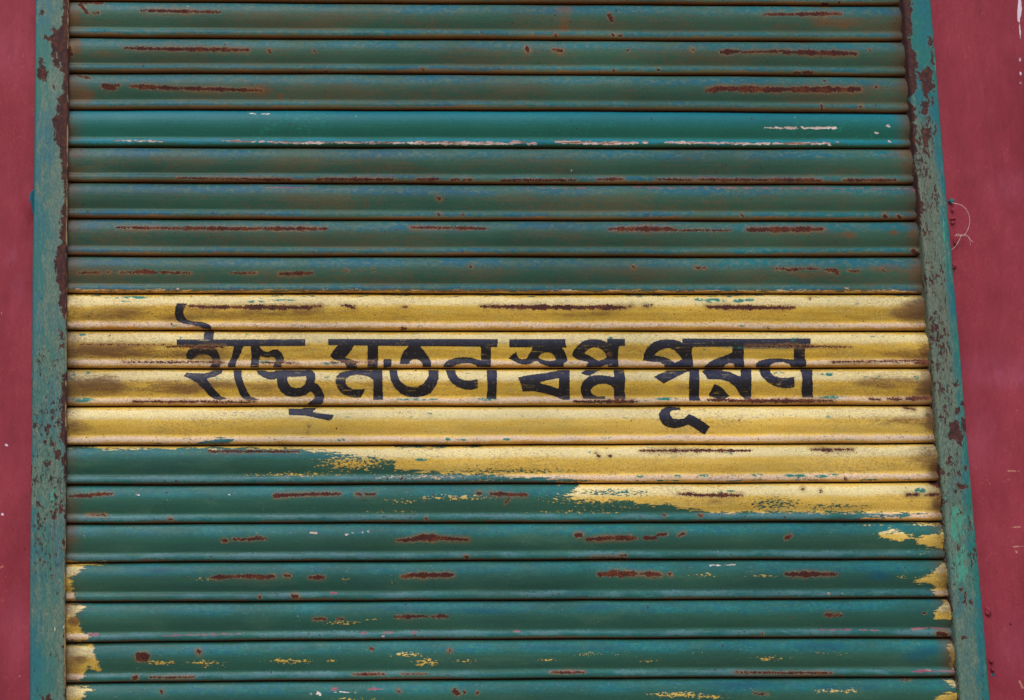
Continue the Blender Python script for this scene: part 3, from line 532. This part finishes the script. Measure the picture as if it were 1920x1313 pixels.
# ------------------------------------------------------------------ lettering, brushed on over the ribs
def cv(ox, oy, sc, pts): return [(ox + a / sc, oy + b / sc) for a, b in pts]
def a1(p): return cv(310, 560, 5.47, p)
def a2(p): return cv(600, 600, 5.486, p)
def a3(p): return cv(930, 610, 6.857, p)
def a4(p): return cv(1180, 600, 5.333, p)
WORDS = [
 ('word painted in black over the four yellow slats, leftmost, with a hook rising above its top bar', [a1(p) for p in (
  [(118,420),(700,421),(1435,418),(1432,485),(700,487),(118,488)],
  [(118,50),(222,52),(205,75),(190,100),(182,140),(192,180),(225,218),(280,235),(380,243),(440,262),(468,285),(468,340),(390,340),(380,300),(340,282),(270,268),(190,258),(140,240),(108,210),(98,160),(102,100)],
  [(400,335),(500,335),(490,420),(490,500),(400,500),(395,420)],
  [(212,578),(235,530),(290,500),(390,478),(490,480),(530,530),(555,590),(570,650),(550,730),(440,730),(470,690),(480,640),(470,600),(440,575),(390,565),(340,575),(300,600),(265,632),(225,615)],
  [(505,730),(592,730),(575,765),(520,795),(420,820),(470,890),(530,960),(565,1000),(628,1025),(560,1042),(500,1030),(455,1000),(400,935),(320,860),(240,815),(188,795),(215,762),(300,768),(400,770),(460,755)],
  [(705,480),(800,480),(775,560),(735,630),(718,680),(718,730),(640,730),(645,670),(680,600),(697,530)],
  [(697,728),(782,728),(782,800),(805,880),(845,960),(872,1005),(955,1038),(890,1042),(860,1057),(800,1025),(765,985),(735,900),(708,820)],
  [(875,480),(965,480),(975,580),(962,620),(955,730),(870,730),(885,600)],
  [(960,490),(1000,535),(1050,550),(1100,525),(1150,520),(1190,555),(1218,620),(1190,680),(1195,730),(1105,730),(1110,680),(1135,635),(1120,600),(1085,595),(1050,605),(1000,595),(960,570)],
  [(930,730),(1010,735),(1050,752),(1110,752),(1150,732),(1165,800),(1120,830),(1060,828),(1000,805),(955,775)],
  [(1140,735),(1330,738),(1380,700),(1410,702),(1430,735),(1500,738),(1535,770),(1538,830),(1525,865),(1560,875),(1600,930),(1632,1000),(1620,1050),(1590,1100),(1570,1125),(1430,1120),(1480,1060),(1530,1025),(1530,990),(1490,945),(1440,985),(1380,1005),(1310,1010),(1240,995),(1190,960),(1155,905),(1145,850)],
  [(1265,1130),(1400,1133),(1440,1115),(1555,1110),(1530,1145),(1480,1158),(1600,1180),(1728,1195),(1710,1225),(1680,1250),(1560,1225),(1440,1200),(1265,1193)])],
  [a1([(1252,798),(1300,803),(1360,800),(1442,795),(1448,830),(1430,880),(1390,912),(1340,920),(1290,905),(1260,870),(1248,830)])]),
 ('second word painted in black from the left, with the longest bowl hanging from its bar', [a2(p) for p in (
  [(85,198),(800,200),(1400,198),(1830,200),(1820,278),(1500,272),(950,268),(85,260)],
  [(190,250),(355,255),(320,310),(285,360),(250,388),(310,405),(370,430),(385,508),(275,508),(270,465),(240,435),(190,420),(145,410),(105,370),(130,325),(165,285)],
  [(490,255),(595,255),(598,400),(585,508),(488,508)],
  [(200,550),(255,530),(340,520),(440,520),(540,525),(550,505),(640,505),(642,700),(648,820),(548,822),(550,615),(510,590),(450,570),(380,562),(310,575),(265,605),(262,650),(290,690),(340,715),(400,715),(465,712),(445,750),(420,798),(360,800),(290,790),(225,755),(180,700),(160,640),(170,585)],
  [(655,405),(735,405),(735,440),(725,505),(652,505)],
  [(820,452),(830,390),(860,320),(905,280),(960,262),(1030,275),(1080,330),(1120,390),(1142,440),(1140,508),(1055,508),(1055,450),(1030,420),(985,403),(945,410),(920,430),(920,452)],
  [(708,505),(790,505),(800,580),(825,630),(870,670),(940,690),(1010,685),(1060,660),(1100,610),(1118,570),(1115,505),(1220,505),(1218,600),(1190,680),(1140,745),(1080,780),(990,798),(900,790),(830,755),(770,700),(730,620)],
  [(1255,508),(1280,450),(1330,410),(1400,390),(1480,383),(1560,390),(1620,408),(1658,420),(1655,265),(1757,265),(1757,420),(1755,508),(1640,508),(1600,460),(1540,443),(1470,443),(1410,455),(1370,480),(1360,508)],
  [(1290,505),(1390,505),(1395,560),(1430,600),(1480,622),(1540,625),(1620,612),(1622,700),(1560,718),(1490,715),(1420,690),(1360,650),(1315,590)],
  [(1712,505),(1820,505),(1818,640),(1812,815),(1710,812),(1725,700)])], []),
 ('third word painted in black, the shortest, with its top bar broken in two', [a3(p) for p in (
  [(170,182),(895,180),(888,220),(905,288),(835,282),(600,285),(480,282),(172,282)],
  [(480,270),(830,270),(875,330),(905,400),(920,460),(870,485),(862,560),(760,560),(650,520),(570,490),(530,460),(500,462),(440,495),(370,505),(290,490),(220,455),(160,425),(200,385),(260,345),(265,380),(290,425),(340,442),(390,430),(430,370),(460,315)],
  [(790,570),(945,570),(945,800),(948,955),(860,958),(720,900),(600,870),(480,845),(345,850),(320,760),(283,675),(380,650),(600,620),(790,590)],
  [(1430,178),(1658,178),(1655,262),(1560,268),(1430,268)],
  [(1435,240),(1580,255),(1565,380),(1575,560),(1440,560),(1440,500),(1350,530),(1300,560),(1140,560),(1180,500),(1190,470),(1130,460),(1050,445),(1010,415),(975,385),(1000,320),(1050,260),(1110,210),(1180,188),(1270,180),(1350,190),(1410,215)],
  [(1165,570),(1350,570),(1270,610),(1200,648),(1130,635),(1092,615)],
  [(1510,570),(1640,570),(1660,680),(1650,850),(1665,950),(1520,950),(1515,810),(1470,770),(1400,750),(1320,755),(1250,785),(1215,830),(1225,870),(1260,900),(1310,918),(1400,912),(1405,948),(1120,945),(1090,860),(1090,790),(1120,720),(1180,670),(1260,645),(1360,645),(1440,655),(1520,670)])],
  [a3([(535,410),(580,365),(640,345),(700,350),(745,385),(770,430),(760,455),(700,462),(640,458),(580,440)]),
   a3([(520,745),(640,710),(812,678),(805,820),(700,780),(600,755)]),
   a3([(1130,362),(1180,310),(1240,282),(1310,285),(1370,320),(1410,370),(1428,410),(1380,440),(1320,462),(1270,435),(1200,390)])]),
 ('last word painted in black on the right, with a curl hanging under its first letter', [a4(p) for p in (
  [(530,188),(1200,192),(1812,188),(1808,252),(1300,265),(1148,265),(630,268),(530,290)],
  [(140,405),(145,340),(180,280),(240,225),(310,200),(380,195),(450,200),(500,215),(530,235),(632,262),(620,330),(635,400),(635,495),(355,495),(350,445),(300,420),(220,418),(135,405)],
  [(440,495),(600,510),(560,525),(450,580),(340,635),(300,605),(245,570),(330,530),(400,500)],
  [(440,490),(695,490),(700,620),(695,770),(712,808),(598,805),(595,640),(603,515),(440,505)],
  [(515,900),(500,880),(440,875),(370,872),(320,900),(295,940),(300,990),(330,1040),(380,1070),(450,1083),(520,1070),(590,1045),(650,1080),(750,1147),(775,1110),(805,1068),(740,1020),(650,965),(595,942),(550,985),(490,995),(430,985),(405,950),(405,920),(430,905)],
  [(1030,258),(1145,258),(1142,400),(1155,495),(1050,495),(1050,440),(1000,428),(960,445),(930,495),(730,485),(780,440),(860,390),(950,360),(1030,325)],
  [(725,518),(780,490),(930,488),(925,512),(1000,520),(1060,550),(1115,570),(1110,490),(1218,490),(1220,620),(1215,800),(1150,790),(1110,750),(1060,670),(1000,620),(920,595),(785,592),(760,550)],
  [(850,642),(900,660),(945,700),(1000,765),(930,800),(860,780),(790,760),(820,700)],
  [(1262,495),(1265,435),(1320,405),(1400,388),(1500,385),(1600,395),(1645,400),(1643,260),(1757,260),(1752,380),(1770,420),(1765,495),(1640,495),(1600,440),(1540,422),(1460,425),(1410,445),(1385,495)],
  [(1290,485),(1400,485),(1410,530),(1450,565),(1520,582),(1590,580),(1648,570),(1650,668),(1600,680),(1530,680),(1450,660),(1380,620),(1320,560)],
  [(1700,490),(1830,490),(1828,600),(1835,650),(1830,740),(1842,775),(1728,775),(1720,700),(1730,600),(1722,530)])],
  [a4([(240,355),(290,310),(350,285),(400,280),(450,300),(490,340),(525,385),(520,400),(480,420),(455,432),(410,400),(360,375),(300,362)])])]
def locate(X, Z):
    """slat index and position inside it"""
    k = np.floor((Z0 - Z) / P + 0.0).astype(int); out_s = np.zeros_like(X); kk = k.copy()
    for q in np.unique(k):
        for c in (q - 1, q, q + 1):
            za, zc = joint_z(c, X), joint_z(c + 1, X)
            ss_ = (za - Z) / (za - zc); w_ = (abs(k - q) < 1) & (ss_ >= 0) & (ss_ < 1)
            out_s[w_] = ss_[w_]; kk[w_] = c
    return kk, out_s
def to_surface(px, py):
    Yb = np.full(px.shape, 0.0); X = np.zeros(px.shape); Z = np.zeros(px.shape); found = np.zeros(px.shape, bool)
    prev = np.full(px.shape, -.24 * P)
    for yy in np.linspace(-.24 * P, .13 * P, 90):
        Xt, Zt = plane_hit(px, py, yy)
        k, s = locate(Xt, Zt)
        surf = -(prof(s) * P + wave(k, Xt) * np.clip(prof(s) * 8, 0, 1))
        hit = (~found) & (yy >= surf)
        Yb[hit] = yy; found |= hit
    hi = Yb.copy(); lo = Yb - .37 * P / 89
    for _ in range(9):
        md = (lo + hi) / 2; X, Z = plane_hit(px, py, md); k, s = locate(X, Z)
        surf = -(prof(s) * P + wave(k, X) * np.clip(prof(s) * 8, 0, 1))
        h_ = md >= surf; hi = np.where(h_, md, hi); lo = np.where(h_, lo, md)
    return X, hi, Z
for lab, polys, holes in WORDS:
    allp = np.array([p for pg in polys for p in pg]); x0, y0 = allp.min(0) - 4; x1, y1 = allp.max(0) + 4
    st = 1.25
    gx, gy = np.meshgrid(np.arange(x0, x1, st), np.arange(y0, y1, st))
    def sdf(a, b):
        d = np.full(a.shape, 30.)
        for pg in polys: d = np.minimum(d, boxed(a, b, pg, 12))
        for pg in holes: d = np.maximum(d, -boxed(a, b, pg, 12))
        return d + .35 * np.sin(a * .9 + b * .3) * np.sin(b * .7 + 1) - .15
    d = sdf(gx, gy)
    inside = d <= 0
    g1 = (sdf(gx + .3, gy) - sdf(gx - .3, gy)) / .6; g0 = (sdf(gx, gy + .3) - sdf(gx, gy - .3)) / .6
    mv = (d > 0) & (d < st * 1.5); gl = np.maximum(np.hypot(g1, g0), .3) ** 2
    sx = np.where(mv, np.clip(-d * g1 / gl, -st, st), 0); sy = np.where(mv, np.clip(-d * g0 / gl, -st, st), 0)
    wx, wy = gx + sx, gy + sy
    X, Y, Z = to_surface(wx, wy)
    k, s = locate(X, Z)
    keep = (inside[:-1, :-1] | inside[1:, :-1] | inside[1:, 1:] | inside[:-1, 1:])
    okv = (s > .03) & (s < .97)
    keep &= okv[:-1, :-1] & okv[1:, :-1] & okv[1:, 1:] & okv[:-1, 1:]
    same = (k[:-1, :-1] == k[1:, 1:]); keep &= same
    # exact depth from the profile, then lifted by a paint film
    sp = (prof(s + .004) - prof(s - .004)) / .008
    nl = np.sqrt(1 + sp ** 2); Yv = Y - .0005 / nl; Zv = Z + .0005 * sp / nl
    at = fields(wx, wy, 9); at['s'] = s; at['dirt'] = np.full(X.shape, .6); at['age'] = np.full(X.shape, .7); at['edge'] = np.full(X.shape, .3)
    me = grid_mesh('painted_word', np.stack([X, Yv, Zv], -1), at, M_INK, keep)
    o = child('painted_word', me, shutter); o['label'] = lab

# ------------------------------------------------------------------ the guide rails
LB = [(-60,119),(0,119),(50,117),(57,105),(64,101),(72,86),(78,97),(92,95),(98,104),(112,109),(122,113),(140,118),(176,117),(182,108),(215,107),(224,98),(236,101),(250,103),(272,106),(280,114),(300,114),(312,118),(330,118),(350,122),(384,121),(395,117),(420,114),(446,112),(455,118),(462,108),(480,103),(505,104),(525,107),(545,111),(575,113),(592,117),(600,124),(640,125),(655,124),(697,127),(702,119),(718,115),(730,118),(745,113),(765,117),(785,113),(820,114),(835,120),(848,123),(858,115),(878,116),(895,122),(920,124),(960,124),(985,123),(1010,124),(1013,117),(1030,117),(1045,123),(1180,123),(1208,119),(1222,117),(1235,122),(1313,122),(1500,122)]
L_ISL = [[(73,108),(79,112),(85,128),(92,145),(86,152),(78,148),(72,146),(70,143),(74,134)],[(77,20),(81,20),(83,24),(79,27)],[(86,68),(95,73),(90,78),(85,72)],[(99,48),(104,54),(110,62),(104,68),(97,60)],[(96,90),(104,88),(108,105),(116,125),(108,128),(102,118),(97,105)],[(100,160),(104,163),(103,167),(99,165)],[(98,825),(106,838),(102,840),(96,837)],[(82,825),(88,828),(85,832)],[(102,848),(112,844),(112,862),(102,860),(104,855)],[(83,866),(89,870),(88,876),(82,872)],[(68,937),(76,946),(82,953),(78,954),(70,944)],[(95,957),(104,958),(106,968),(102,977),(98,968)],[(110,944),(118,938),(115,952),(124,958),(112,962)],[(100,676),(105,675),(107,680),(102,682)],[(62,794),(68,790),(68,798),(63,800)],[(60,873),(65,876),(64,882),(60,880)],[(112,618),(117,622),(119,636),(114,638)],[(112,645),(118,644),(119,652),(113,654)],[(73,655),(78,658),(76,660)],[(76,1305),(83,1302),(80,1312)],[(86,1306),(94,1300),(97,1320),(84,1320)],[(94,1076),(100,1078),(98,1088),(95,1084)]]
RB = [(-60,1710),(0,1708),(20,1712),(32,1706),(45,1708),(58,1711),(70,1706),(90,1708),(98,1717),(115,1720),(128,1720),(140,1718),(155,1720),(165,1719),(178,1715),(184,1703),(192,1706),(200,1714),(215,1716),(225,1717),(230,1709),(236,1722),(245,1714),(258,1717),(270,1717),(285,1719),(292,1712),(305,1712),(335,1723),(360,1722),(385,1732),(400,1728),(430,1725),(440,1722),(500,1722),(560,1728),(640,1735),(700,1742),(760,1748),(830,1752),(875,1760),(885,1766),(900,1764),(920,1762),(935,1770),(950,1766),(983,1768),(1100,1778),(1138,1786),(1150,1786),(1165,1783),(1235,1790),(1313,1796),(1500,1815)]
R_ISL = [[(1741,70),(1746,68),(1749,86),(1743,88)],[(1747,100),(1750,97),(1752,120),(1746,130),(1750,148),(1752,170),(1742,172),(1738,187),(1732,180),(1728,165),(1726,150),(1722,145),(1720,136),(1730,134),(1737,125),(1746,122),(1745,110)],[(1729,192),(1735,196),(1738,215),(1726,217),(1729,205)],[(1748,182),(1751,196),(1746,199)],[(1736,240),(1744,240),(1745,252),(1740,262),(1740,275),(1732,275),(1728,265),(1733,255)],[(1755,232),(1758,248),(1753,250)],[(1732,282),(1742,284),(1742,292),(1736,290)],[(1733,186),(1741,190),(1741,204),(1736,206)],
 [(1783,790),(1790,788),(1798,793),(1800,805),(1806,815),(1804,838),(1795,835),(1790,825),(1780,826),(1776,818),(1783,808),(1780,798)],[(1804,785),(1810,784),(1814,800),(1815,815),(1808,810),(1803,797)],[(1788,718),(1795,715),(1797,722),(1789,724)],[(1804,753),(1810,754),(1810,768),(1804,762)],[(1791,764),(1799,766),(1795,778),(1790,772)],[(1770,762),(1777,760),(1775,772)],[(1777,856),(1783,857),(1782,868),(1776,870),(1780,863)],[(1808,875),(1815,874),(1816,883),(1810,884)],[(1776,887),(1783,886),(1782,894),(1776,893)],[(1792,908),(1800,908),(1808,910),(1816,910),(1812,916),(1802,918),(1794,916)],[(1764,882),(1772,880),(1770,890),(1764,888)],[(1792,960),(1796,966),(1792,970)],[(1800,956),(1804,955),(1803,962)],
 [(1800,1105),(1806,1101),(1807,1106),(1802,1110)],[(1809,1111),(1812,1114),(1811,1133),(1808,1130)],[(1819,1128),(1824,1128),(1823,1137)],[(1803,1192),(1810,1190),(1810,1195),(1804,1200)],[(1793,1022),(1797,1022),(1795,1032)],[(1800,1024),(1802,1025),(1801,1030)],[(1833,1152),(1838,1152),(1836,1157)],[(1835,1142),(1838,1145),(1835,1147)]]
def rail(x_in, x_out, left):
    rb = .006; w_ = abs(x_out - x_in); sg = -1 if left else 1        # u runs from the inner edge outwards
    prf = [(0.0, .012, 0)]                                            # inner return, from behind the slats
    prf += [(0.0, YR + rb + .004 - t_ * .004, 0) for t_ in (0, .5, 1)]
    for a_ in np.linspace(0, math.pi / 2, 6)[1:]: prf.append((rb - rb * math.cos(a_), YR + rb - rb * math.sin(a_), 0))
    for u_ in np.linspace(rb, w_ - rb, 34)[1:-1]: prf.append((u_, YR, 0))
    for a_ in np.linspace(0, math.pi / 2, 7): prf.append((w_ - rb + rb * math.sin(a_), YR + rb - rb * math.cos(a_), 0))
    prf.append((w_, YW + .004, 0))
    U = np.array([p_[0] for p_ in prf]); Yp = np.array([p_[1] for p_ in prf])
    Zc = np.concatenate([np.linspace(Z0 + 3 * P, Z0 + 1.1 * P, 6)[:-1], np.linspace(Z0 + 1.1 * P, Z0 - 19.2 * P, 520), np.linspace(Z0 - 19.2 * P, 0, 12)[1:]])
    Ug, Zg = np.meshgrid(U, Zc); Yg = np.broadcast_to(Yp, Ug.shape).copy()
    bend = .0012 * np.sin(Zg * 2.3 + left) + .0005 * np.sin(Zg * 11 + 2 * left)
    Xg = x_in + sg * Ug + bend
    Yg = Yg - .0006 * np.sin(Zg * 17) * np.sin(Ug * 60)
    px, py = px_of(Xg, Yg, Zg)
    a = {}
    if left:
        bnd = np.interp(py, [p_[1 - 1] for p_ in LB], [p_[1] for p_ in LB]); r_ = np.clip(px - bnd, -18, 18)
        isl = L_ISL; front = (Ug > rb * .5)
    else:
        bnd = np.interp(py, [p_[0] for p_ in RB], [p_[1] for p_ in RB]); r_ = np.clip(bnd - px, -18, 18); isl = R_ISL
    for pg in isl: r_ = np.maximum(r_, -boxed(px, py, pg, 14))
    r_ = np.where(Ug <= 0.0, 6.0, r_) if left else r_
    a['rust'] = r_
    un = Ug / w_
    if left:
        a['cream0'] = (Ug > 0) * (Ug < .004) * .5
        a['speck'] = np.interp(py, [0, 620, 680, 780, 1060, 1150, 1313], [-.6, -.5, .55, .9, .8, -.2, .1]) * np.where(un > .1, 1, .5)
        a['blue'] = np.clip(np.interp(un, [0, .5, .75, 1], [-.5, 0, .35, .9]) * np.interp(py, [0, 280, 360, 560, 700, 1180, 1230, 1313], [1, 1, 1.2, .7, 0, .1, 1.6, 1.2]) + np.interp(py, [1200, 1235], [0, .45]) * (un > .2), -1, 1.6) * .45
        a['mint'] = ell(px, py, [(102, 740, 8, 60, .6), (105, 700, 8, 20, .6), (100, 930, 9, 30, .7), (90, 1170, 14, 20, .4), (100, 860, 12, 30, .3)])
        a['cream'] = ell(px, py, [(103, 1180, 1.2, 6, 1), (119, 1176, 1.6, 4, 1), (126, 1000, 1, 1, 0), (97, 1218, 4, 3, .5)])
        a['grime'] = np.interp(un, [0, .3, .7], [.25, .3, .1]) * np.ones_like(px)
    else:
        a['speck'] = np.interp(py, [0, 170, 200, 260, 330, 440, 520, 660, 740, 940, 1020, 1313], [-.9, -.8, .6, 1.2, 1.1, .8, 1.0, 1.15, .9, .8, .1, -.1]) * np.interp(un, [0, .2, .6, .75, 1], [1, 1, .9, .1, .1]) - (un > .7) * np.interp(py, [250, 400, 700, 760], [.2, .5, .4, -.4])
        a['blue'] = np.interp(un, [0, .55, .8, 1], [-.6, -.35, .5, .8]) * .45 + np.interp(py, [0, 180, 240, 900, 1100, 1313], [.65, .6, -.05, -.1, .12, .1])
        a['mint'] = ell(px, py, [(1795, 985, 20, 60, .8), (1802, 1060, 16, 50, .9), (1772, 960, 8, 60, .4), (1803, 770, 6, 25, .4), (1753, 110, 3, 40, .9), (1770, 420, 4, 120, .4)])
        a['cream'] = ell(px, py, [(1699, 92, 2, 3, .6), (1707, 162, 6, 2, .8), (1790, 1175, 2, 5, .5)])
        a['grime'] = np.interp(py, [180, 320, 700, 820, 1000], [0, .75, .85, .4, .15]) * np.interp(un, [0, .55, .8], [1, 1, 0])
    Yg = Yg + np.where((Ug > rb) & (Ug < w_ - rb), np.clip(r_ * .3, 0, 1) * .0005, 0)
    co = np.stack([Xg, Yg, Zg], -1)
    if left: co = co[:, ::-1]; a = {k_: v_[:, ::-1] for k_, v_ in a.items()}
    return grid_mesh('rail', co, a, M_RAIL)
r1 = link(bpy.data.objects.new('guide_rail', rail(0.0, LO, True)))
r1['label'] = 'left steel guide rail of the shutter, its inner edge flaked bare down to dark rust'; r1['category'] = 'guide rail'; r1['group'] = 'guide rails beside the shutter'
r2 = link(bpy.data.objects.new('guide_rail', rail(WID, RO_, False)))
r2['label'] = 'right steel guide rail of the shutter, leaning in view and pitted with small rust specks'; r2['category'] = 'guide rail'; r2['group'] = 'guide rails beside the shutter'

# ------------------------------------------------------------------ knotted string and small crumbs at the right rail
def pt(x, y, Y):
    X, Z = plane_hit(np.array([float(x)]), np.array([float(y)]), Y); return (float(X[0]), Y, float(Z[0]))
def tube(name, pts, rad, mat, root):
    cu = bpy.data.curves.new(name, 'CURVE'); cu.dimensions = '3D'; cu.bevel_depth = rad; cu.bevel_resolution = 2; cu.resolution_u = 6
    sp_ = cu.splines.new('NURBS'); sp_.points.add(len(pts) - 1)
    for q_, c_ in zip(sp_.points, pts): q_.co = (*c_, 1); 
    sp_.use_endpoint_u = True; sp_.order_u = 3
    tmp = bpy.data.objects.new('tmp', cu); SC.collection.objects.link(tmp)
    dg = bpy.context.evaluated_depsgraph_get(); me_ = bpy.data.meshes.new_from_object(tmp.evaluated_get(dg))
    bpy.data.objects.remove(tmp); me_.name = name; me_.materials.clear(); me_.materials.append(mat)
    for p_ in me_.polygons: p_.use_smooth = True
    return child(name, me_, root)
sm = NT('pale_twine'); sm.done(sm.mix(sm.ss(sm.noise((1, 1, 1), 500, 3), .4, .6), (.50, .30, .33), (.72, .52, .56)), .9, .2); M_ST = sm.mat
sx = pt(1800, 441, YR)
string = empty('string', sx, 'loop of thin pale string knotted and hanging from the outer edge of the right rail', 'string')
tube('loop', [pt(1784, 380, YR), pt(1790, 382, YR - .004), pt(1800, 383, YR - .009), pt(1811, 391, YR - .012), pt(1817, 403, YR - .012), pt(1819, 415, YR - .010), pt(1816, 428, YR - .006), pt(1811, 438, YR - .002), pt(1807, 442, YR)], .00058, M_ST, string)
tube('loose_end', [pt(1803, 440, YR - .001), pt(1800, 448, YR - .002), pt(1795, 457, YR - .002), pt(1789, 466, YR + .002), pt(1784, 468, YR + .003)], .00050, M_ST, string)
tube('loose_end', [pt(1808, 441, YR - .001), pt(1815, 443, YR - .004), pt(1818, 449, YR - .006), pt(1824, 454, YR - .005)], .00058, M_ST, string)
tube('loose_end', [pt(1816, 443, YR - .001), pt(1819, 450, YR - .003), pt(1820, 461, YR - .002)], .00026, M_ST, string)
random.seed(4)
kn = []
for i in range(26):
    a_ = i * 1.15; kn.append(pt(1790 + i * .95 + 1.3 * math.sin(a_ * 1.7), 441.5 + 2.4 * math.sin(a_) + .8 * math.sin(a_ * 2.3), YR - .003 + .0022 * math.cos(a_)))
tube('knot', kn, .00058, M_ST, string)
def lump(name, x, y, Y, rx, ry, rz, mat, root, seed):
    bm_ = bmesh.new(); bmesh.ops.create_icosphere(bm_, subdivisions=3, radius=1.0); rnd = random.Random(seed); ph = [rnd.uniform(0, 6) for _ in range(6)]
    c_ = pt(x, y, Y)
    for v_ in bm_.verts:
        n_ = v_.co.copy(); d_ = 1 + .18 * math.sin(n_.x * 4 + ph[0]) * math.sin(n_.z * 5 + ph[1]) + .12 * math.sin(n_.y * 9 + ph[2] + n_.x * 7)
        v_.co = (c_[0] + n_.x * rx * d_, c_[1] + n_.y * ry * d_, c_[2] + n_.z * rz * d_)
    me_ = bpy.data.meshes.new(name); bm_.to_mesh(me_); bm_.free(); me_.materials.append(mat)
    for an_, vv in (('rust', -18), ('speck', -1), ('blue', .4), ('drip', -18), ('scrape', -18), ('darkspot', -18), ('tealpaint', -18)):
        at_ = me_.attributes.new(an_, 'FLOAT', 'POINT'); at_.data.foreach_set('value', np.full(len(me_.vertices), vv, np.float32))
    for p_ in me_.polygons: p_.use_smooth = True
    return child(name, me_, root)
lump('plaster_lump', 1783, 378, YW - .004, .005, .007, .005, M_RAIL, wall, 1)
for i, (x, y, a_, b_) in enumerate(((1785, 395, .003, .005), (1786, 411, .0055, .0018), (1786, 418, .004, .004), (1788, 499, .0045, .006), (1852, 1146, .006, .009), (1858, 1240, .004, .004), (1860, 1256, .003, .005), (1790, 455, .003, .008))):
    lump('plaster_lump', x, y, YW - .002, a_, .006, b_, M_WALL, wall, i + 3)
